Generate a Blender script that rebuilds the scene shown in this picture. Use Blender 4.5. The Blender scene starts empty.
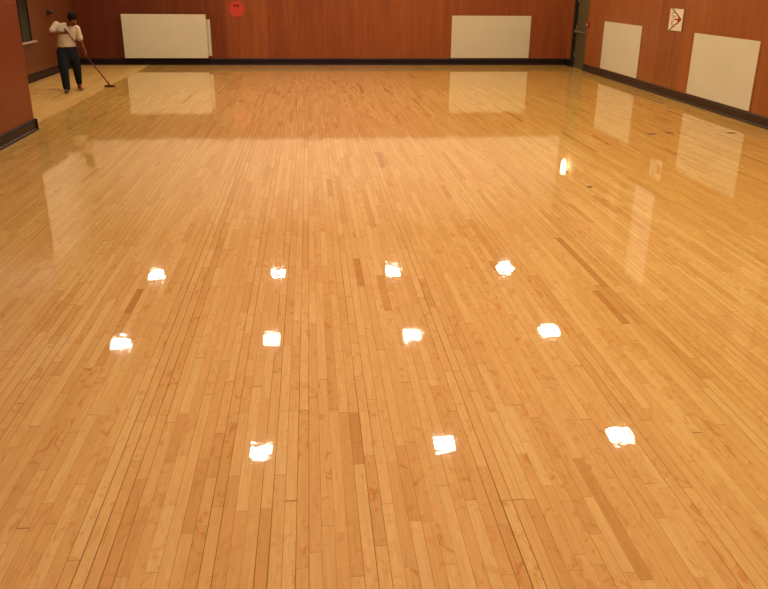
import bpy, bmesh, math, random
from mathutils import Vector, Matrix
random.seed(7)
SC = bpy.context.scene
COL = SC.collection

# ------------------------------------------------------------------ node helpers
class NT:
    def __init__(s, name):
        s.m = bpy.data.materials.new(name); s.m.use_nodes = True
        s.t = s.m.node_tree; s.t.nodes.clear()
        s.out = s.t.nodes.new('ShaderNodeOutputMaterial')
        s.b = s.t.nodes.new('ShaderNodeBsdfPrincipled')
        s.t.links.new(s.b.outputs[0], s.out.inputs[0])
    def n(s, typ, **kw):
        x = s.t.nodes.new(typ)
        for k, v in kw.items(): setattr(x, k, v)
        return x
    def put(s, sock, v):
        if isinstance(v, bpy.types.NodeSocket): s.t.links.new(v, sock)
        else: sock.default_value = v
    def math(s, op, a, b=None, c=None, clamp=False):
        x = s.n('ShaderNodeMath', operation=op, use_clamp=clamp)
        s.put(x.inputs[0], a)
        if b is not None: s.put(x.inputs[1], b)
        if c is not None: s.put(x.inputs[2], c)
        return x.outputs[0]
    def comb(s, x, y, z):
        c = s.n('ShaderNodeCombineXYZ')
        for i, v in enumerate((x, y, z)): s.put(c.inputs[i], v)
        return c.outputs[0]
    def white(s, vec):
        w = s.n('ShaderNodeTexWhiteNoise', noise_dimensions='3D'); s.put(w.inputs['Vector'], vec); return w
    def noise(s, vec, scale=1., detail=3., rough=.5, dist=0.):
        w = s.n('ShaderNodeTexNoise'); s.put(w.inputs['Vector'], vec)
        w.inputs['Scale'].default_value = scale; w.inputs['Detail'].default_value = detail
        w.inputs['Roughness'].default_value = rough; w.inputs['Distortion'].default_value = dist
        return w
    def rng(s, v, a, b, c, d, smooth=False):
        m = s.n('ShaderNodeMapRange')
        if smooth: m.interpolation_type = 'SMOOTHSTEP'
        s.put(m.inputs[0], v)
        for i, q in enumerate((a, b, c, d)): s.put(m.inputs[1+i], q)
        return m.outputs[0]
    def ramp(s, v, stops, interp='LINEAR'):
        r = s.n('ShaderNodeValToRGB'); s.put(r.inputs[0], v)
        cr = r.color_ramp; cr.interpolation = interp
        while len(cr.elements) > 1: cr.elements.remove(cr.elements[0])
        cr.elements[0].position = stops[0][0]; cr.elements[0].color = (*stops[0][1], 1)
        for p, c in stops[1:]:
            e = cr.elements.new(p); e.color = (*c, 1)
        return r.outputs[0]
    def mix(s, f, a, b, mode='MIX'):
        m = s.n('ShaderNodeMix', data_type='RGBA', blend_type=mode)
        s.put(m.inputs[0], f)
        for k, v in ((6, a), (7, b)):
            if isinstance(v, tuple) and len(v) == 3: v = (*v, 1)
            s.put(m.inputs[k], v)
        return m.outputs[2]
    def obj(s):
        tc = s.n('ShaderNodeTexCoord'); sp = s.n('ShaderNodeSeparateXYZ')
        s.t.links.new(tc.outputs['Object'], sp.inputs[0])
        return tc.outputs['Object'], sp.outputs[0], sp.outputs[1], sp.outputs[2]
    def set(s, **kw):
        for k, v in kw.items():
            k = {'color': 'Base Color', 'rough': 'Roughness', 'spec': 'Specular IOR Level', 'metal': 'Metallic', 'ior': 'IOR',
                 'normal': 'Normal', 'coat': 'Coat Weight'}[k]
            if isinstance(v, tuple) and len(v) == 3: v = (*v, 1)
            s.put(s.b.inputs[k], v)
        return s.m

def plain(name, color, rough=.5, spec=.5, metal=0., var=.08, scale=6.):
    t = NT(name); co, x, y, z = t.obj()
    n = t.noise(co, scale, 4., .6)
    f = t.rng(n.outputs[0], .3, .7, 1-var, 1+var)
    c = t.mix(1., color, t.comb(f, f, f), 'MULTIPLY')
    return t.set(color=c, rough=rough, spec=spec, metal=metal)

# ------------------------------------------------------------------ materials
def mat_floor():
    t = NT('varnished_maple_strip'); co, x, y, z = t.obj()
    W = .0575
    xs = t.math('DIVIDE', x, W)
    row = t.math('FLOOR', xs); fx = t.math('SUBTRACT', xs, row)
    wr = t.white(t.comb(row, 3.7, 0.))
    sep = t.n('ShaderNodeSeparateColor'); t.put(sep.inputs[0], wr.outputs['Color'])
    r1, r2, r3 = sep.outputs[0], sep.outputs[1], sep.outputs[2]
    L = t.rng(r1, 0, 1, .55, 1.35)
    ph = t.math('MULTIPLY', r2, 40.)
    warp = t.math('MULTIPLY', t.math('SINE', t.math('ADD', t.math('MULTIPLY', y, 1.7), ph)), .33)
    ys = t.math('DIVIDE', t.math('ADD', t.math('ADD', y, warp), ph), L)
    idx = t.math('FLOOR', ys); fy = t.math('SUBTRACT', ys, idx)
    wb = t.white(t.comb(row, idx, 1.3))
    sb = t.n('ShaderNodeSeparateColor'); t.put(sb.inputs[0], wb.outputs['Color'])
    b1, b2, b3 = sb.outputs[0], sb.outputs[1], sb.outputs[2]
    base = t.ramp(b1, [(0., FL[0]), (.015, FL[1]), (.13, FL[2]), (.5, FL[3]), (.75, FL[4]), (1., FL[5])])
    # long grain inside each board
    g = t.noise(t.comb(t.math('MULTIPLY', x, 95.), t.math('MULTIPLY', y, 3.2), t.math('MULTIPLY', b2, 90.)), 1., 4., .6, .6)
    gf = t.rng(g.outputs[0], .3, .7, .90, 1.08)
    # curly figure and mineral streaks
    m = t.noise(t.comb(t.math('MULTIPLY', x, 17.), t.math('MULTIPLY', y, 7.5), t.math('MULTIPLY', b3, 70.)), 1., 5., .62, 1.3)
    mf = t.rng(m.outputs[0], .50, .70, 0., 1., True)
    mf = t.math('MULTIPLY', mf, t.rng(b2, .25, .9, .3, 1.))
    c = t.mix(mf, base, t.mix(1., base, (.84, .66, .50), 'MULTIPLY'))
    # short cross curl
    q = t.noise(t.comb(t.math('MULTIPLY', x, 9.), t.math('MULTIPLY', y, 38.), t.math('MULTIPLY', b1, 50.)), 1., 2., .5, .8)
    qf = t.math('MULTIPLY', t.rng(q.outputs[0], .5, .75, 0., .28, True), t.rng(b3, .35, .8, 0., 1.))
    c = t.mix(qf, c, t.mix(1., c, (.78, .66, .55), 'MULTIPLY'))
    c = t.mix(1., c, t.comb(gf, gf, gf), 'MULTIPLY')
    # slow drift of tone over the hall: rosier boards down the middle, yellower to the right
    dr = t.noise(t.comb(x, t.math('MULTIPLY', y, .35), 0.), .45, 2., .5)
    xr_ = t.rng(t.math('ADD', x, t.math('MULTIPLY', dr.outputs[0], 3.)), 1.2, 6.5, 0., 1., True)
    c = t.mix(xr_, c, t.mix(1., c, DR, 'MULTIPLY'))
    xl_ = t.rng(t.math('ADD', x, t.math('MULTIPLY', dr.outputs[0], 2.5)), -3., 1.2, 1., 0., True)
    c = t.mix(xl_, c, t.mix(1., c, (.85, .93, .62), 'MULTIPLY'))  # left boards yellower; the dimmer light there is painted in too
    # seams
    ex = t.math('MULTIPLY', t.math('MINIMUM', fx, t.math('SUBTRACT', 1., fx)), W)
    open_ = t.math('POWER', r3, 3.)
    wob = t.noise(t.comb(t.math('MULTIPLY', row, 7.3), t.math('MULTIPLY', y, .9), 0.), 1., 2.)
    sw = t.math('MULTIPLY', t.rng(open_, 0., 1., .0013, .0036), t.rng(wob.outputs[0], .3, .7, .5, 1.3))
    s1 = t.math('SUBTRACT', 1., t.math('DIVIDE', ex, sw), clamp=True)
    s1 = t.math('MULTIPLY', t.math('POWER', s1, .6), t.rng(open_, 0., .5, .5, 1.))
    ey = t.math('MULTIPLY', t.math('MULTIPLY', t.math('MINIMUM', fy, t.math('SUBTRACT', 1., fy)), L), 1.)
    s2 = t.math('SUBTRACT', 1., t.math('DIVIDE', ey, t.rng(b3, 0, 1, .0012, .0042)), clamp=True)
    s2 = t.math('MULTIPLY', s2, t.rng(b1, 0, 1, .4, 1.))
    seam = t.math('MAXIMUM', s1, s2)
    c = t.mix(seam, c, (.12, .045, .014))
    # bare strip still waiting for its finish (left of the mopped edge)
    en = t.noise(co, 2.2, 3., .5)
    edge = t.math('ADD', x, t.math('MULTIPLY', t.math('SUBTRACT', en.outputs[0], .5), .12))
    bare = t.math('MULTIPLY', t.rng(edge, -4.78, -4.70, 1., 0.), t.rng(y, 13.0, 13.6, 0., 1.))
    c = t.mix(bare, c, t.mix(1., c, (.97, .97, 1.12), 'MULTIPLY'))
    # each board lies at its own tiny tilt, slightly cupped, under a brushed varnish film
    lf = t.noise(t.comb(t.math('MULTIPLY', x, 5.), t.math('MULTIPLY', y, 1.6), 0.), 1., 2.)
    lc = t.n('ShaderNodeSeparateColor'); t.put(lc.inputs[0], lf.outputs['Color'])
    hf = t.noise(t.comb(t.math('MULTIPLY', x, 13.), t.math('MULTIPLY', y, 42.), 0.), 1., 2.)
    hc = t.n('ShaderNodeSeparateColor'); t.put(hc.inputs[0], hf.outputs['Color'])
    def cen(v, a): return t.math('MULTIPLY', t.math('SUBTRACT', v, .5), a)
    nx = t.math('ADD', cen(b2, .004), cen(fx, .006))
    nx = t.math('ADD', nx, t.math('ADD', cen(lc.outputs[0], .007), cen(hc.outputs[0], .005)))
    ny = t.math('ADD', cen(b3, .0015), t.math('ADD', cen(lc.outputs[1], .005), cen(hc.outputs[1], .018)))
    nrm = t.n('ShaderNodeVectorMath', operation='NORMALIZE'); t.put(nrm.inputs[0], t.comb(nx, ny, 1.))
    rgh = t.math('ADD', t.math('ADD', FLR, t.math('MULTIPLY', bare, .33)), t.math('MULTIPLY', seam, .03))
    sp = t.math('SUBTRACT', t.math('SUBTRACT', .5, t.math('MULTIPLY', bare, .3)), t.math('MULTIPLY', seam, .15))
    return t.set(color=c, rough=rgh, spec=sp, normal=nrm.outputs[0], ior=1.5)

def mat_wood(name, axis, a, b, c_, pw=1.22, rough=.32, lowvar=.35, tone=None):
    """red-brown plywood veneer, vertical grain, one tone per sheet; axis = the coordinate that runs along the wall"""
    t = NT(name); co, x, y, z = t.obj()
    u = x if axis == 'x' else y
    us = t.math('DIVIDE', u, pw); k = t.math('FLOOR', us); fu = t.math('SUBTRACT', us, k)
    w = t.white(t.comb(k, 5.1, 0.)); s = t.n('ShaderNodeSeparateColor'); t.put(s.inputs[0], w.outputs['Color'])
    n1 = t.noise(t.comb(t.math('MULTIPLY', u, 6.), t.math('MULTIPLY', z, .55), t.math('MULTIPLY', s.outputs[0], 50.)), 1., 5., .62, .9)
    n2 = t.noise(t.comb(t.math('MULTIPLY', u, 60.), t.math('MULTIPLY', z, 2.6), s.outputs[1]), 1., 3., .6)
    v = t.math('ADD', t.math('MULTIPLY', n1.outputs[0], .7), t.math('MULTIPLY', n2.outputs[0], .3))
    v = t.math('ADD', v, t.math('MULTIPLY', t.math('SUBTRACT', s.outputs[2], .5), lowvar*.5))
    col = t.ramp(v, [(.22, a), (.5, b), (.78, c_)])
    if tone: col = t.mix(t.rng(t.math('ADD', u, t.math('MULTIPLY', s.outputs[1], 1.2)), tone[0], tone[1], 1., 0., True), col, t.mix(1., col, tone[2], 'MULTIPLY'))  # tone paints shade over the sheets towards one end
    e = t.math('MULTIPLY', t.math('MINIMUM', fu, t.math('SUBTRACT', 1., fu)), pw)
    gr = t.math('SUBTRACT', 1., t.math('DIVIDE', e, .004), clamp=True)
    col = t.mix(t.math('MULTIPLY', gr, .6), col, (.02, .006, .003))
    bp = t.n('ShaderNodeBump'); bp.inputs['Strength'].default_value = .06; bp.inputs['Distance'].default_value = .004
    t.put(bp.inputs['Height'], n2.outputs[0])
    return t.set(color=col, rough=rough, spec=.35, normal=bp.outputs[0])

FL = [(.44, .195, .060), (.565, .295, .104), (.61, .332, .125), (.635, .358, .138), (.655, .382, .152), (.675, .412, .172)]
DR = (.94, 1.0, .62)
FLR = .026
M = {}
M['floor'] = mat_floor()
M['wood_back'] = mat_wood('veneer_back', 'x', (.155, .036, .010), (.24, .062, .016), (.32, .095, .023), tone=(-5.2, .5, (.50, .40, .55)))  # tone puts the dim left corner into the back veneer colour
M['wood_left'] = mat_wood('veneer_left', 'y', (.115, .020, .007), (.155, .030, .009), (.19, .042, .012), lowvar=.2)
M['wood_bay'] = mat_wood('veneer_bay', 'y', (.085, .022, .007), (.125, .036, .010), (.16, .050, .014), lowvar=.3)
M['wood_right'] = mat_wood('veneer_right', 'y', (.155, .042, .011), (.26, .077, .018), (.34, .115, .028))
M['plaster'] = plain('cream_plaster', (.74, .66, .54), .8, .2, var=.03, scale=1.5)
M['plaster_tan'] = plain('tan_plaster', (.40, .26, .13), .8, .2, var=.05, scale=1.5)
M['plaster_mid'] = plain('buff_plaster', (.52, .38, .22), .8, .2, var=.04, scale=1.5)
M['ceiling'] = plain('ceiling_paint', (.66, .56, .46), .85, .2, var=.03)
M['base_dark'] = plain('black_brown_board', (.011, .005, .005), .4, .22)
M['base_brown'] = plain('dark_brown_board', (.036, .018, .009), .5, .25)
M['board'] = plain('cream_board', (.57, .54, .39), .6, .3, var=.03, scale=2.)
M['board_edge'] = plain('raw_board_edge', (.50, .33, .17), .8, .2)
M['red'] = plain('red_vinyl', (.46, .040, .022), .4, .4, var=.04)
M['red_dark'] = plain('dark_red_print', (.16, .008, .006), .5, .3)
M['red_paint'] = plain('red_enamel', (.24, .012, .008), .5, .5)
M['paper'] = plain('poster_paper', (.68, .58, .44), .7, .2, var=.03)
M['print_green'] = plain('grey_green_ink', (.13, .125, .07), .7, .2)
M['print_grey'] = plain('grey_ink', (.22, .19, .13), .7, .2)
M['green_sheet'] = plain('dark_green_sheet', (.10, .085, .035), .7, .2)
M['door'] = plain('olive_door_paint', (.095, .082, .036), .45, .4, var=.08, scale=2.)
M['door_frame'] = plain('dark_door_frame', (.012, .010, .008), .4, .4)
M['steel'] = plain('satin_metal', (.55, .50, .44), .35, .5, metal=.8, var=.03)
M['sill'] = plain('painted_sill', (.42, .30, .22), .5, .4)
M['dark_box'] = plain('dark_metal_box', (.035, .012, .010), .45, .4)
M['housing'] = plain('white_fixture_metal', (.62, .58, .5), .5, .4)
M['jeans'] = plain('dark_denim', (.006, .008, .013), .85, .2, var=.25, scale=14.)
M['shirt'] = plain('white_cotton', (.50, .43, .32), .85, .2, var=.04, scale=8.)
M['skin'] = plain('skin', (.17, .052, .024), .7, .2, var=.06)
M['hair'] = plain('black_hair', (.006, .004, .003), .85, .1, var=.3, scale=60.)
M['shoe'] = plain('dark_brown_leather', (.035, .014, .008), .5, .4)
M['shoe_red'] = plain('red_brown_leather', (.17, .045, .02), .5, .4)
M['sock'] = plain('pale_sock', (.45, .34, .24), .9, .2)
M['sole'] = plain('black_rubber', (.012, .010, .009), .7, .3)
M['handle'] = plain('brown_painted_handle', (.05, .014, .008), .4, .4)
M['mop'] = plain('dark_red_mop_cloth', (.13, .022, .014), .9, .2, var=.2, scale=30.)
M['brass'] = plain('tarnished_brass', (.08, .035, .014), .6, .2, metal=.0)
M['belt'] = plain('black_belt', (.012, .010, .009), .5, .4)
M['eye'] = plain('eye_white', (.16, .12, .10), .7, .2)
M['lips'] = plain('lips', (.20, .055, .035), .5, .4)

def emis(name, col, st):
    t = NT(name); t.set(color=(.8, .8, .8), rough=.5)
    t.m.cycles.emission_sampling = 'FRONT'
    t.b.inputs['Emission Color'].default_value = (*col, 1); t.b.inputs['Emission Strength'].default_value = st
    return t.m
LAMP = (1., .845, .65)
LS = 98.
M['lamp'] = emis('lamp_diffuser_glow', LAMP, LS)
M['globe'] = emis('lit_lamp_glass', (1., .86, .62), 18.)

def glass(name):
    t = NT(name); co, x, y, z = t.obj()
    n = t.noise(co, 3., 2.); c = t.ramp(n.outputs[0], [(.3, (.010, .011, .005)), (.7, (.019, .018, .009))])
    return t.set(color=c, rough=.3, spec=.3)
M['glass'] = glass('night_window_glass')

# ------------------------------------------------------------------ mesh helpers
def link(name, bm, mats, parent=None, smooth=False, bevel=0.):
    me = bpy.data.meshes.new(name)
    bmesh.ops.recalc_face_normals(bm, faces=bm.faces)
    bm.to_mesh(me); bm.free()
    for m in (mats if isinstance(mats, (list, tuple)) else [mats]): me.materials.append(m)
    if smooth:
        for p in me.polygons: p.use_smooth = True
    o = bpy.data.objects.new(name, me); COL.objects.link(o)
    if parent: o.parent = parent
    if bevel:
        b = o.modifiers.new('bevel', 'BEVEL'); b.width = bevel; b.segments = 2; b.limit_method = 'ANGLE'
    return o

def box(bm, x0, x1, y0, y1, z0, z1, mi=0, mat=None):
    r = bmesh.ops.create_cube(bm, size=1.)
    T = Matrix.Translation(((x0+x1)/2, (y0+y1)/2, (z0+z1)/2)) @ Matrix.Diagonal((x1-x0, y1-y0, z1-z0, 1))
    if mat: T = mat @ T
    bmesh.ops.transform(bm, matrix=T, verts=r['verts'])
    for f in {f for v in r['verts'] for f in v.link_faces}: f.material_index = mi
    return r['verts']

def bx(*a, **k):
    bm = bmesh.new(); box(bm, *a, **k); return bm

def cyl(bm, p0, p1, r0, r1=None, seg=16, mi=0):
    p0, p1 = Vector(p0), Vector(p1); r1 = r0 if r1 is None else r1
    d = p1-p0
    r = bmesh.ops.create_cone(bm, cap_ends=True, segments=seg, radius1=r0, radius2=r1, depth=d.length)
    q = d.to_track_quat('Z', 'Y').to_matrix().to_4x4()
    bmesh.ops.transform(bm, matrix=Matrix.Translation((p0+p1)/2) @ q, verts=r['verts'])
    for f in {f for v in r['verts'] for f in v.link_faces}: f.material_index = mi

def ball(bm, c, r, sx=1, sy=1, sz=1, rot=None, sub=3):
    q = bmesh.ops.create_icosphere(bm, subdivisions=sub, radius=r)
    T = Matrix.Translation(c) @ (rot.to_4x4() if rot else Matrix()) @ Matrix.Diagonal((sx, sy, sz, 1))
    bmesh.ops.transform(bm, matrix=T, verts=q['verts'])

def tag(o, label=None, cat=None, group=None, kind=None):
    if label: o['label'] = label
    if cat: o['category'] = cat
    if group: o['group'] = group
    if kind: o['kind'] = kind
    return o
def empty(name, loc, rz=0.):
    o = bpy.data.objects.new(name, None); COL.objects.link(o); o.location = loc; o.rotation_euler = (0, 0, rz)
    o.empty_display_size = .1
    return o
def struct(name, bm, mats, parent=None, **k):
    o = link(name, bm, mats, parent, **k)
    if not parent: o['kind'] = 'structure'
    return o
def copy_tree(o, parent=None):
    c = o.copy(); COL.objects.link(c); c.parent = parent
    for ch in [x for x in bpy.data.objects if x.parent == o]: copy_tree(ch, c)
    return c

# ------------------------------------------------------------------ the hall
XL, XN, XR, YB, YF, YC, H = -6.79, -4.575, 7.955, 24.94, -2.6, 13.66, 5.6
WZ = 2.19            # top of the wood panelling
T = .2
struct('floor', bx(XL-T, XR+T, YF-T, YB+T, -.2, 0), M['floor'])
struct('ceiling', bx(XL-T, XR+T, YF-T, YB+T, H, H+.2), M['ceiling'])

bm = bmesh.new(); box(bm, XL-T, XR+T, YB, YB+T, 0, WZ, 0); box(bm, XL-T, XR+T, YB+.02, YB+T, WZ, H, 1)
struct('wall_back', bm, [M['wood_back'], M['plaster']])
# right wall with the door opening next to the back corner
D0, D1, DH = 23.25, 24.42, 2.13
bm = bmesh.new()
box(bm, XR, XR+T, YF-T, D0, 0, WZ, 0); box(bm, XR, XR+T, D1, YB, 0, WZ, 0); box(bm, XR, XR+T, D0, D1, DH, WZ, 0)
box(bm, XR+.02, XR+T, YF-T, YB, WZ, H, 1)
struct('wall_right', bm, [M['wood_right'], M['plaster_tan']])
# near left wall steps back to a deeper bay beyond its corner
bm = bmesh.new(); box(bm, XL-T, XN, YF-T, YC, 0, H, 0)
struct('wall_left', bm, M['wood_left'])
bm = bmesh.new(); box(bm, XL-T, XL, YC, YB, 0, WZ, 0); box(bm, XL-T, XL-.02, YC, YB, WZ, H, 1)
# window opening in the bay wall is backed by the wall itself
struct('wall_bay', bm, [M['wood_bay'], M['plaster']])
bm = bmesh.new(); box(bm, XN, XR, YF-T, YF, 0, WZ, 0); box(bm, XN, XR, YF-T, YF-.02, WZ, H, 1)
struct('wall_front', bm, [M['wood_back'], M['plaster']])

def baseboard(name, p0, p1, nrm, mat, h=.19):
    """board with an eased top edge and a shoe at its foot, running p0 -> p1, nrm points into the room"""
    p0, p1, n = Vector((*p0, 0)), Vector((*p1, 0)), Vector((*nrm, 0))
    prof = [(0, .0), (.045, .0), (.045, .022), (.034, .036), (.026, .040), (.026, h-.03), (.020, h-.012), (.012, h), (0, h)]
    bm = bmesh.new(); rows = []
    for p in (p0, p1): rows.append([bm.verts.new(p + n*a + Vector((0, 0, b))) for a, b in prof])
    k = len(prof)
    for i in range(k): bm.faces.new((rows[0][i], rows[0][(i+1) % k], rows[1][(i+1) % k], rows[1][i]))
    bm.faces.new(rows[0]); bm.faces.new(rows[1][::-1])
    return struct(name, bm, mat)
baseboard('baseboard_back', (XL, YB), (XR, YB), (0, -1), M['base_dark'])
baseboard('baseboard_right', (XR, YF), (XR, D0-.02), (-1, 0), M['base_brown'])
baseboard('baseboard_corner', (XR, D1+.07), (XR, YB-.045), (-1, 0), M['base_dark'])
baseboard('baseboard_left', (XN, YF), (XN, YC), (1, 0), M['base_dark'])
baseboard('baseboard_left_return', (XL, YC), (XN+.045, YC), (0, 1), M['base_dark'])
baseboard('baseboard_bay', (XL, YC+.045), (XL, YB-.045), (1, 0), M['base_dark'])

# cap rail on top of the panelling
def rail(name, x0, x1, y0, y1):
    struct(name, bx(x0, x1, y0, y1, WZ, WZ+.035), M['base_brown'], bevel=.006)
rail('trim_1', XL, XR, YB-.02, YB+.02)
rail('trim_2', XR-.02, XR+.02, YF, YB-.02)
rail('trim_3', XL-.02, XL+.02, YC, YB-.02)
# pale piers between the high bays of the right wall
for i, (y0, y1) in enumerate(((17.3, 18.45), (19.4, 20.1), (12.5, 13.2))):
    struct('trim_%d' % (4+i), bx(XR-.03, XR+.02, y0, y1, WZ+.035, 4.55), M['plaster'] if i == 0 else M['plaster_mid'])

# door beside the back right corner
door = empty('door_1', (XR+.06, (D0+D1)/2, 0)); tag(door, kind='structure')
hw = (D1-D0)/2
leaf = link('door_leaf', bx(0, .045, -hw+.01, hw-.06, .008, DH-.05), M['door'], door, bevel=.003)
bm = bmesh.new()
box(bm, -.085, .06, hw-.06, hw+.06, 0, DH); box(bm, -.05, .06, -hw+.0, -hw+.03, 0, DH); box(bm, -.05, .06, -hw+.03, hw-.06, DH-.05, DH)
link('door_frame', bm, M['door_frame'], door, bevel=.003)
bm = bmesh.new(); cyl(bm, (-.07, -hw+.1, 1.035), (-.07, hw-.14, 1.035), .016)
for yy in (-hw+.12, hw-.16): box(bm, -.085, 0, yy-.02, yy+.02, 1.0, 1.07)
link('panic_bar', bm, M['steel'], door, bevel=.002)
bm = bmesh.new()
for zz in (.3, 1.1, 1.85): cyl(bm, (-.008, hw-.062, zz), (-.008, hw-.062, zz+.1), .009)
link('hinge', bm, M['steel'], door)

# window in the bay's side wall, mostly hidden by the near wall
w = empty('window_1', (XL, 20.3, .94)); tag(w, kind='structure')
bm = bmesh.new()
box(bm, -.01, .03, -.65, -.60, 0, 1.15); box(bm, -.01, .03, .61, .66, 0, 1.15); box(bm, -.01, .03, -.60, .61, 1.10, 1.15); box(bm, -.01, .03, -.60, .61, 0, .03)
box(bm, -.01, .022, -.012, .018, .03, 1.10)
link('window_frame', bm, M['door_frame'], w, bevel=.003)
link('window_pane', bx(-.005, .008, -.60, .61, .03, 1.10), M['glass'], w)
link('window_sill', bx(0, .10, -.72, .78, -.035, 0), M['sill'], w, bevel=.006)

# ------------------------------------------------------------------ things on the walls
def board(name, x0, x1, y0, y1, z0, z1, label, group='cream boards low on the walls'):
    cx, cy = (x0+x1)/2, (y0+y1)/2
    bm = bmesh.new(); box(bm, x0-cx, x1-cx, y0-cy, y1-cy, 0, z1-z0)
    # sheet edges are raw board
    o = link(name, bm, [M['board'], M['board_edge']], bevel=.003)
    o.location = (cx, cy, z0)
    thin = 0 if (x1-x0) < (y1-y0) else 1
    for p in o.data.polygons:
        if abs(p.normal[thin]) < .5: p.material_index = 1
    return tag(o, label, 'board', group)
bt = .03
board('wall_board', -5.43, -3.01, YB-.15, YB-.125, .205, 1.435, 'wide cream board on the left half of the back wall, nearest the man')
board('wall_board', -3.9, -2.91, YB-.035, YB-.005, .26, 1.29, 'pale board showing as a narrow strip behind the left board on the back wall')
board('wall_board', 4.31, 6.75, YB-.022, YB-.002, .205, 1.435, 'wide cream board on the back wall near the corner door')
board('wall_board', XR-.022, XR-.002, 19.25, 21.82, .205, 1.42, 'cream board on the right wall, the farther one beside the door')
board('wall_board', XR-.022, XR-.002, 13.93, 16.49, .205, 1.42, 'large cream board on the right wall nearest the camera, right of the poster')

# round red target on the back wall
sp = empty('round_wall_marker', (-2.115, YB, 1.585))
bm = bmesh.new(); cyl(bm, (0, -.012, 0), (0, 0, 0), .225, seg=64); link('disc', bm, M['red'], sp, bevel=.003)
bm = bmesh.new()
for sx in (-1, 1):
    box(bm, sx*.045-.02, sx*.045+.02, -.016, -.011, .055, .125)
    box(bm, sx*.045-.032, sx*.045+.032, -.016, -.011, .085, .112)
link('printed_mark', bm, M['red_dark'], sp)
tag(sp, 'round red disc with two small dark marks on the back wall', 'sign')

# poster with a pennant on the right wall
PW, PH = .65, .45
po = empty('poster', (XR, 17.485, 1.41))
def pt(u, v, d): return Vector((-d, PW*(.5-u), PH*(1-v)))
def stroke(bm, pts, wd, d0, d1):
    for a, b in zip(pts[:-1], pts[1:]):
        A, B = Vector((0, *pt(*a, 0)[1:])), Vector((0, *pt(*b, 0)[1:]))
        t = (B-A).normalized(); n = Vector((0, -t.z, t.y))*wd/2
        q = [A-n, B-n, B+n, A+n]
        lo = [bm.verts.new(p + Vector((-d0, 0, 0))) for p in q]; hi = [bm.verts.new(p + Vector((-d1, 0, 0))) for p in q]
        bm.faces.new(lo); bm.faces.new(hi[::-1])
        for i in range(4): bm.faces.new((lo[i], lo[(i+1) % 4], hi[(i+1) % 4], hi[i]))
link('paper', bx(-.012, -.008, -PW/2, PW/2, 0, PH), M['paper'], po)
link('rear_sheet', bx(-.008, .003, -PW/2-.055, PW/2-.02, -.012, PH-.01), M['green_sheet'], po)  # dark green sheet behind the paper, set off to the right
bm = bmesh.new(); stroke(bm, [(.13, .0), (.90, .47), (.08, 1.)], .034, .0118, .0150); link('pennant_outline', bm, M['print_green'], po)
bm = bmesh.new()
for s in ([(.14, .22), (.30, .16)], [(.14, .30), (.24, .34)], [(.20, .42), (.34, .37)], [(.32, .50), (.46, .46)], [(.16, .56), (.30, .60)],
          [(.16, .70), (.26, .64)], [(.22, .78), (.32, .70)], [(.34, .30), (.44, .40)]):
    stroke(bm, s, .022, .0118, .0145)
link('pennant_sketch', bm, M['print_grey'], po)
bm = bmesh.new()
for s, wdt in (([(.66, .32), (.74, .50), (.70, .66)], .055), ([(.46, .48), (.74, .50)], .035), ([(.74, .42), (.84, .50), (.74, .58)], .04)):
    stroke(bm, s, wdt, .0118, .0155)
link('pennant_emblem', bm, M['red'], po)
tag(po, 'white paper poster with triangular pennant and red emblem on right wall', 'poster')

# fire alarm by the door
fa = empty('fire_alarm_station', (XR, 23.12, 1.20))
link('alarm_body', bx(-.05, .003, -.06, .06, 0, .15), M['red_paint'], fa, bevel=.008)
bm = bmesh.new(); box(bm, -.062, -.05, -.04, .04, .06, .09); box(bm, -.057, -.05, -.012, .012, .03, .06)
link('alarm_lever', bm, M['paper'], fa, bevel=.002)
tag(fa, 'small red fire alarm pull box on the right wall beside the corner door', 'fire alarm')

# small dark box on the bay wall behind the man
db = empty('wall_bracket', (XL, 22.50, 1.44))
link('bracket_plate', bx(0, .02, -.09, .09, .0, .15), M['dark_box'], db, bevel=.004)
bm = bmesh.new(); cyl(bm, (.02, 0, .10), (.10, 0, .10), .028); ball(bm, (.11, 0, .10), .05); link('bracket_knob', bm, M['dark_box'], db, smooth=True)
tag(db, 'small dark bracket fixed on the left wall above the man', 'bracket')

# lamp above the corner door
wl = empty('wall_lamp', (XR, 23.80, 2.83))
bm = bmesh.new(); cyl(bm, (-.0, 0, .28), (-.03, 0, .28), .075, seg=24); cyl(bm, (-.03, 0, .28), (-.14, 0, .30), .02); cyl(bm, (-.14, 0, .26), (-.14, 0, .34), .065, .045, seg=24)
link('lamp_bracket', bm, M['dark_box'], wl, bevel=.002)
bm = bmesh.new()
prof = [(.055, .26), (.072, .22), (.078, .14), (.068, .06), (.045, .015), (.0, .0)]
rings = []
for r, z_ in prof[:-1]:
    rings.append([bm.verts.new((-.14+r*math.cos(a*math.tau/20), r*math.sin(a*math.tau/20), z_)) for a in range(20)])
for a, b in zip(rings[:-1], rings[1:]):
    for i in range(20): bm.faces.new((a[i], a[(i+1) % 20], b[(i+1) % 20], b[i]))
bm.faces.new(rings[0]); bm.faces.new(rings[-1][::-1])
link('lamp_glass', bm, M['globe'], wl, smooth=True)
tag(wl, 'lit lamp on the right wall above the corner door, seen as a bright reflection', 'lamp')

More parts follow.
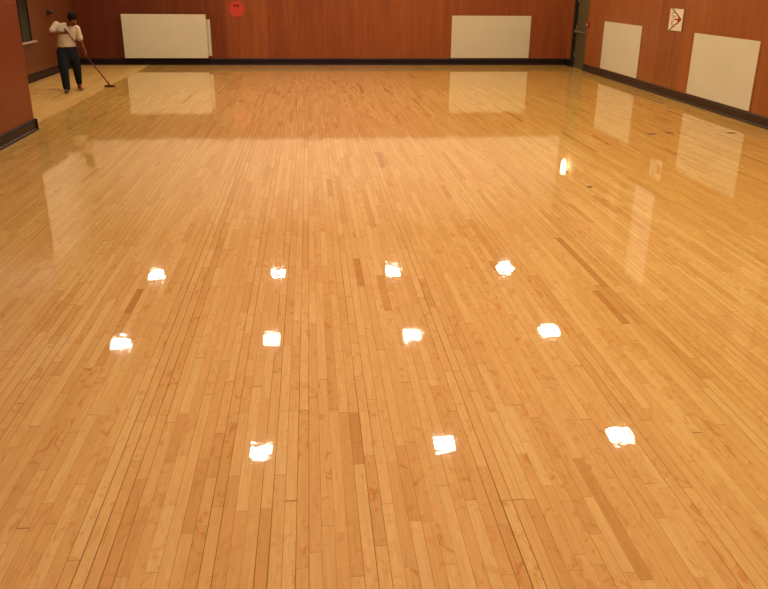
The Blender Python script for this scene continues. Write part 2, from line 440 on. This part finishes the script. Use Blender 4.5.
# ceiling lights
def ceiling_light():
    r = empty('ceiling_light', (0, 0, H))
    bm = bmesh.new(); vs = box(bm, -.22, .22, -.22, .22, -.09, 0)
    for v in vs:
        if v.co.z > -.01: v.co.x *= .82; v.co.y *= .82
    link('housing', bm, M['housing'], r, bevel=.004)
    bm = bmesh.new()
    for a in ((-.225, .225, -.225, -.19), (-.225, .225, .19, .225), (-.225, -.19, -.19, .19), (.19, .225, -.19, .19)): box(bm, *a, -.115, -.09)
    link('frame', bm, M['housing'], r, bevel=.003)
    d = link('diffuser', bx(-.19, .19, -.19, .19, -.105, -.09), [M['housing'], M['lamp']], r)
    for p in d.data.polygons: p.material_index = 1 if p.normal.z < -.5 else 0    # only the underside glows
    return r
first = None
colname = {-4.51: 'leftmost column', -1.05: 'second column from the left', 2.28: 'third column from the left', 5.6: 'column along the right wall'}
rowname = {21.6: 'row nearest the back wall', 17.0: 'second row from the back', 12.25: 'third row from the back', 7.6: 'fourth row from the back', 2.95: 'fifth row from the back'}
for y_, rn in rowname.items():
    for x_, cn in colname.items():
        if x_ < -4 and y_ < YC: continue
        o = ceiling_light() if first is None else copy_tree(first)
        if first is None: first = o
        o.location = (x_, y_, H)
        tag(o, 'square ceiling light in the %s, %s' % (rn, cn), 'ceiling light', 'square ceiling lights')

# flat socket covers let into the floor
for i, (x_, y_, rz, lb) in enumerate(((5.68, 12.85, .5, 'dark flat floor socket cover, leftmost of the three near the right wall'),
                      (6.03, 12.93, .5, 'reddish flat floor socket cover, middle of the three near the right wall'),
                      (7.10, 12.89, .3, 'dark flat floor socket cover, rightmost, in front of the large cream board'),
                      (3.40, 9.27, .2, 'tiny dark flat socket cover out in the open floor'))):
    bm = bmesh.new(); cyl(bm, (0, 0, 0), (0, 0, .003), 1., .93, seg=24)
    o = link('floor_socket_cover', bm, M['red_dark'] if i == 1 else M['brass']); o.location = (x_, y_, 0)
    o.scale = (.085, .05, 1) if i < 3 else (.035, .04, 1); tag(o, lb, 'floor socket', 'floor socket covers')

# ------------------------------------------------------------------ the man and his mop
def chain(bm, pts):
    """tapered limb through (x,y,z,r) joints; closed pieces overlap and are fused by the voxel remesh"""
    for a, b in zip(pts[:-1], pts[1:]):
        A, B = Vector(a[:3]), Vector(b[:3])
        n = max(2, int((B-A).length/.02)) if (B-A).length > .05 else 2
        r0, r1 = a[3], b[3]
        cyl(bm, A, B, r0, r1, seg=20)
    for p in pts: ball(bm, Vector(p[:3]), p[3]*.998, sub=2)

def loft(bm, secs, seg=28):
    """sections (centre, half width, half depth, yaw, shape axis up=z) joined to a closed body"""
    rings = []
    for (c, a, b, yaw, *tilt) in secs:
        R_ = Matrix.Rotation(yaw, 3, 'Z')
        if tilt: R_ = Matrix.Rotation(tilt[0], 3, 'Y') @ R_
        ring = []
        for i in range(seg):
            t = math.tau*i/seg; ct, st = math.cos(t), math.sin(t)
            e = .85
            v = Vector((a*math.copysign(abs(ct)**e, ct), b*math.copysign(abs(st)**e, st), 0))
            ring.append(bm.verts.new(Vector(c)+R_ @ v))
        rings.append(ring)
    for p, q in zip(rings[:-1], rings[1:]):
        for i in range(seg): bm.faces.new((p[i], p[(i+1) % seg], q[(i+1) % seg], q[i]))
    bm.faces.new(rings[0][::-1]); bm.faces.new(rings[-1])

def fuse(name, bm, mat, parent, vox=.008, smooth=6, off=None):
    o = link(name, bm, mat, None)
    r = o.modifiers.new('r', 'REMESH'); r.mode = 'VOXEL'; r.voxel_size = vox; r.use_smooth_shade = True
    s = o.modifiers.new('s', 'SMOOTH'); s.factor = .5; s.iterations = smooth
    dg = bpy.context.evaluated_depsgraph_get()
    me = bpy.data.meshes.new_from_object(o.evaluated_get(dg))
    old = o.data; o.modifiers.clear(); o.data = me; bpy.data.meshes.remove(old); me.name = name
    for p in me.polygons: p.use_smooth = True
    o.parent = parent; o.matrix_parent_inverse = parent.matrix_world.inverted() if False else Matrix.Translation(-parent.location)
    return o

man = empty('person', (-5.31, 18.72, 0))
tag(man, 'man in white t-shirt and dark jeans bending over a long mop', 'person')
yaw = .42     # shoulders turned a little towards the right of the picture
side = Vector((math.cos(yaw), math.sin(yaw), 0)); front = Vector((math.sin(yaw), -math.cos(yaw), 0))
shR, shL = Vector((-5.46, 18.62, 1.43)), Vector((-5.095, 18.80, 1.335))
elR, elL = Vector((-5.575, 18.50, 1.25)), Vector((-5.045, 18.81, 1.06))
mopA, mopB = Vector((-4.70, 19.52, .05)), Vector((-5.235, 18.40, 1.34))
md = (mopB-mopA).normalized()
gR, gL = mopA.lerp(mopB, .955), mopA.lerp(mopB, .58)
hipR, hipL = Vector((-5.43, 18.65, .87)), Vector((-5.245, 18.745, .87))
knR, knL = Vector((-5.40, 18.52, .49)), Vector((-5.20, 18.80, .51))
anR, anL = Vector((-5.385, 18.48, .085)), Vector((-5.225, 18.93, .10))
neck, headc = Vector((-5.20, 18.65, 1.45)), Vector((-5.095, 18.56, 1.535))
chest, belly, pelvis = Vector((-5.29, 18.70, 1.30)), Vector((-5.315, 18.73, 1.08)), Vector((-5.32, 18.71, .93))

body = bmesh.new()
loft(body, [(pelvis-Vector((0, 0, .06)), .15, .10, yaw), (pelvis, .16, .11, yaw), (belly, .145, .105, yaw), (chest, .165, .11, yaw, .03),
            ((shR+shL)/2+Vector((0, 0, -.02)), .17, .085, yaw, .1), ((shR+shL)/2+Vector((.01, -.02, .04)), .10, .06, yaw, .1)])
chain(body, [(*((shR+shL)/2), .06), (*neck, .052), (*(headc+Vector((-.02, .02, -.03))), .055)])
# head looks down along the mop
fd = Vector((.50, -.62, -.52)).normalized()             # face direction
up = (Vector((0, 0, 1)) - fd*fd.z).normalized(); sd = fd.cross(up)
Rh = Matrix((sd, fd, up)).transposed()                  # local x side, y face, z crown
HS = 1.1
def hp(x, y, z): return headc + Rh @ Vector((x, y, z))*HS
ball(body, hp(0, -.012, .025), .098*HS, .80, .98, .95, Rh)           # cranium
ball(body, hp(0, .020, -.045), .072*HS, .86, .86, 1.05, Rh)          # face
ball(body, hp(0, .045, -.095), .034*HS, 1.15, .8, .8, Rh)            # chin
ball(body, hp(0, .092, -.030), .016*HS, .85, 1.1, 1.7, Rh)           # nose
ball(body, hp(0, .072, .012), .03*HS, 1.9, .6, .45, Rh)              # brow
for s in (-1, 1):
    ball(body, hp(s*.083, -.010, -.018), .028*HS, .35, .7, 1.1, Rh)  # ears
    ball(body, hp(s*.045, .060, -.045), .022*HS, 1, .8, .8, Rh)      # cheeks
# arms
def hand(g, wrist, bend):
    """palm against the handle at g, four fingers wrapped round it and the thumb closing from the other side"""
    d = md
    a = (wrist-g); a = (a - d*a.dot(d)).normalized()      # from the handle towards the wrist
    n = d.cross(a).normalized()*bend
    wr = wrist
    palm = g + a*.035 + n*.012
    chain(body, [(*wr, .026), (*(wr.lerp(palm, .5)), .029), (*palm, .027)])
    for k, L in enumerate((.92, 1., .95, .78)):
        o = d*((k-1.5)*.021)
        base = palm + o
        p1 = g + o + n*.024 + a*.004; p2 = g + o - a*.024*L + n*.006; p3 = g + o - a*.018 - n*.018*L
        chain(body, [(*base, .0115), (*p1, .0105), (*p2, .0098), (*p3, .0085)])
    tb = palm + d*.030 - n*.010
    chain(body, [(*tb, .0135), (*(g + d*.052 - n*.022 + a*.008), .0115), (*(g + d*.040 - n*.024 - a*.014), .0095)])
wrR = gR + Vector((-.085, .02, -.012)); wrL = gL + Vector((.015, -.03, .085))
chain(body, [(*shR, .058), (*shR.lerp(elR, .5), .048), (*elR, .042), (*elR.lerp(wrR, .35), .041), (*wrR, .028)])
chain(body, [(*shL, .058), (*shL.lerp(elL, .5), .048), (*elL, .041), (*elL.lerp(wrL, .35), .040), (*wrL, .027)])
hand(gR, wrR, 1); hand(gL, wrL, -1)
# legs
chain(body, [(*hipR, .088), (*hipR.lerp(knR, .5), .074), (*knR, .056), (*knR.lerp(anR, .35), .056), (*anR, .036)])
chain(body, [(*hipL, .088), (*hipL.lerp(knL, .5), .074), (*knL, .056), (*knL.lerp(anL, .35), .056), (*anL, .036)])
fR, fL_ = Vector((.18, -.98, 0)).normalized(), Vector((.50, -.86, 0)).normalized()
for an, f_ in ((anR, fR), (anL, fL_)):
    z0 = an.z - .05
    chain(body, [(*an, .036), (*(an - f_*.035 + Vector((0, 0, -.042))), .028)])
    chain(body, [(*an, .036), (*(an+f_*.09+Vector((0, 0, -.045))), .030), (*(an+f_*.15+Vector((0, 0, -.055))), .022)])
fuse('body', body, M['skin'], man, .0065, 3)

# shirt: loose, hem below the waist, short sleeves
sh = bmesh.new()
loft(sh, [(pelvis+Vector((-.015, 0, .03)), .195, .14, yaw), (belly+Vector((-.015, -.01, 0)), .188, .142, yaw), (chest, .196, .14, yaw, .08),
          ((shR+shL)/2+Vector((0, 0, -.005)), .195, .108, yaw, .22), ((shR+shL)/2+Vector((.01, -.01, .045)), .125, .078, yaw, .22),
          ((shR+shL)/2+Vector((.010, -.02, .075)), .072, .062, yaw, .12)])
chain(sh, [(*shR, .073), (*shR.lerp(elR, .45), .070), (*shR.lerp(elR, .66), .074)])
chain(sh, [(*shL, .078), (*shL.lerp(elL, .45), .072), (*shL.lerp(elL, .70), .078)])
fuse('shirt', sh, M['shirt'], man, .011, 5)
# jeans
jn = bmesh.new()
loft(jn, [(pelvis+Vector((-.01, 0, .045)), .185, .12, yaw), (pelvis-Vector((.01, 0, .05)), .20, .135, yaw), (pelvis-Vector((.01, .01, .16)), .205, .135, yaw), (pelvis-Vector((.0, .01, .22)), .18, .11, yaw), (pelvis-Vector((-.01, .01, .26)), .13, .07, yaw)])
chain(jn, [(*hipR, .115), (*hipR.lerp(knR, .5), .112), (*knR, .098), (*knR.lerp(anR, .5), .086), (*(anR+Vector((0, 0, .03))), .078)])
chain(jn, [(*hipL, .115), (*hipL.lerp(knL, .5), .112), (*knL, .096), (*knL.lerp(anL, .45), .080), (*(anL+Vector((0, 0, .07))), .066)])
fuse('jeans', jn, M['jeans'], man, .010, 4)
# hair: a short cap with the face left free
hr = bmesh.new()
ball(hr, hp(0, -.024, .038), .106*HS, .84, .98, .92, Rh)
ball(hr, hp(0, .040, .072), .052*HS, 1.25, .85, .6, Rh)
ball(hr, hp(0, -.062, -.030), .062*HS, 1.1, .72, 1.0, Rh)
fuse('hair', hr, M['hair'], man, .008, 3)
def child(name, bm, mat, smooth=True):
    o = link(name, bm, mat, man, smooth=smooth); o.matrix_parent_inverse = Matrix.Translation(-man.location); return o
for s in (-1, 1):
    e = bmesh.new(); ball(e, hp(s*.034, .078, -.010), .010, 1.2, .6, .5, Rh, sub=2); child('eye', e, M['eye'])
e = bmesh.new(); ball(e, hp(0, .082, -.072), .012, 1.9, .5, .45, Rh, sub=2); child('mouth', e, M['lips'])
# shoes
for an, f_, mt, sk in ((anR, fR, 'shoe', 'sock'), (anL, fL_, 'shoe_red', 'shoe_red')):
    rz = math.atan2(f_.y, f_.x)
    base = Vector((an.x, an.y, 0)); lift = max(0., an.z-.09)
    Rz = Matrix.Rotation(rz, 3, 'Z')
    b = bmesh.new()
    for (u, wd, hgt) in ((-.055, .042, .050), (0, .044, .056), (.06, .045, .045), (.12, .050, .034), (.165, .042, .028)):
        ball(b, base + Rz @ Vector((u, 0, lift+.018+hgt*.5)), 1., wd*1.05, wd, hgt*.72, Rz, sub=2)
    shoe = fuse('shoe', b, M[mt], man, .008, 3)
    b = bmesh.new()
    outl = [(-.10, 0), (-.085, .034), (-.03, .042), (.05, .042), (.12, .050), (.18, .040), (.208, 0), (.18, -.040), (.12, -.046), (.05, -.038), (-.03, -.040), (-.085, -.032)]
    lo = [b.verts.new(base + Rz @ Vector((u, v, lift*.5+.0))) for u, v in outl]; hi = [b.verts.new(base + Rz @ Vector((u, v, lift+.022))) for u, v in outl]
    b.faces.new(lo[::-1]); b.faces.new(hi)
    for i in range(len(outl)): b.faces.new((lo[i], lo[(i+1) % 12], hi[(i+1) % 12], hi[i]))
    so = link('sole', b, M['sole'], shoe); so.matrix_parent_inverse = Matrix.Translation(-man.location)
    b = bmesh.new(); chain(b, [(*(an+Vector((0, 0, -.02))), .046), (*(an+Vector((0, 0, .06))), .044)])
    fuse('sock', b, M[sk], man, .008, 2)

# mop
mop = empty('floor_finish_mop', (mopA.x, mopA.y, 0)); tag(mop, 'long dark-handled floor finish mop held by the man, flat red head on the floor', 'mop')
def mchild(name, bm, mat, **k):
    o = link(name, bm, mat, mop, **k); o.matrix_parent_inverse = Matrix.Translation(-mop.location); return o
bm = bmesh.new(); cyl(bm, mopA + md*.05, mopB + md*.01, .014, seg=14); ball(bm, mopB+md*.01, .018, sub=2); mchild('handle', bm, M['handle'], smooth=True)
Rm = Matrix.Rotation(-.28, 4, 'Z'); Tm = Matrix.Translation((mopA.x, mopA.y, 0)) @ Rm
bm = bmesh.new(); box(bm, -.105, .105, -.045, .045, .028, .045, mat=Tm); mchild('mop_frame', bm, M['handle'], bevel=.006)
bm = bmesh.new(); box(bm, -.12, .12, -.06, .06, .0, .030, mat=Tm); mchild('mop_pad', bm, M['mop'], bevel=.012)
bm = bmesh.new(); cyl(bm, (mopA.x, mopA.y, .044), mopA+md*.09, .018, .016, seg=14); mchild('socket', bm, M['sole'], smooth=True)

# ------------------------------------------------------------------ camera, world, view
cam = bpy.data.cameras.new('camera'); co = bpy.data.objects.new('camera', cam); COL.objects.link(co)
R = ((.9959673, .0251075, -.0861327), (-.0893344, .3661534, -.9262565), (.0082818, .9302157, .3669198))
co.matrix_world = Matrix.Translation((0, 0, 2.313)) @ Matrix(R).to_4x4()
cam.sensor_fit = 'HORIZONTAL'; cam.sensor_width = 36.; cam.lens = 788/768*36; cam.clip_end = 200
SC.camera = co
wd = bpy.data.worlds.new('world'); SC.world = wd; wd.use_nodes = True
wd.node_tree.nodes['Background'].inputs[0].default_value = (.01, .008, .006, 1)
wd.node_tree.nodes['Background'].inputs[1].default_value = 1.
vs = SC.view_settings; vs.view_transform = 'Standard'; vs.look = 'None'; vs.gamma = 1.; vs.exposure = 1.06; vs.use_curve_mapping = False
SC.cycles.use_denoising = True
SC.cycles.max_bounces = 8; SC.cycles.diffuse_bounces = 5; SC.cycles.glossy_bounces = 4
SC.cycles.sample_clamp_indirect = 3.; SC.cycles.caustics_reflective = False; SC.cycles.blur_glossy = .6
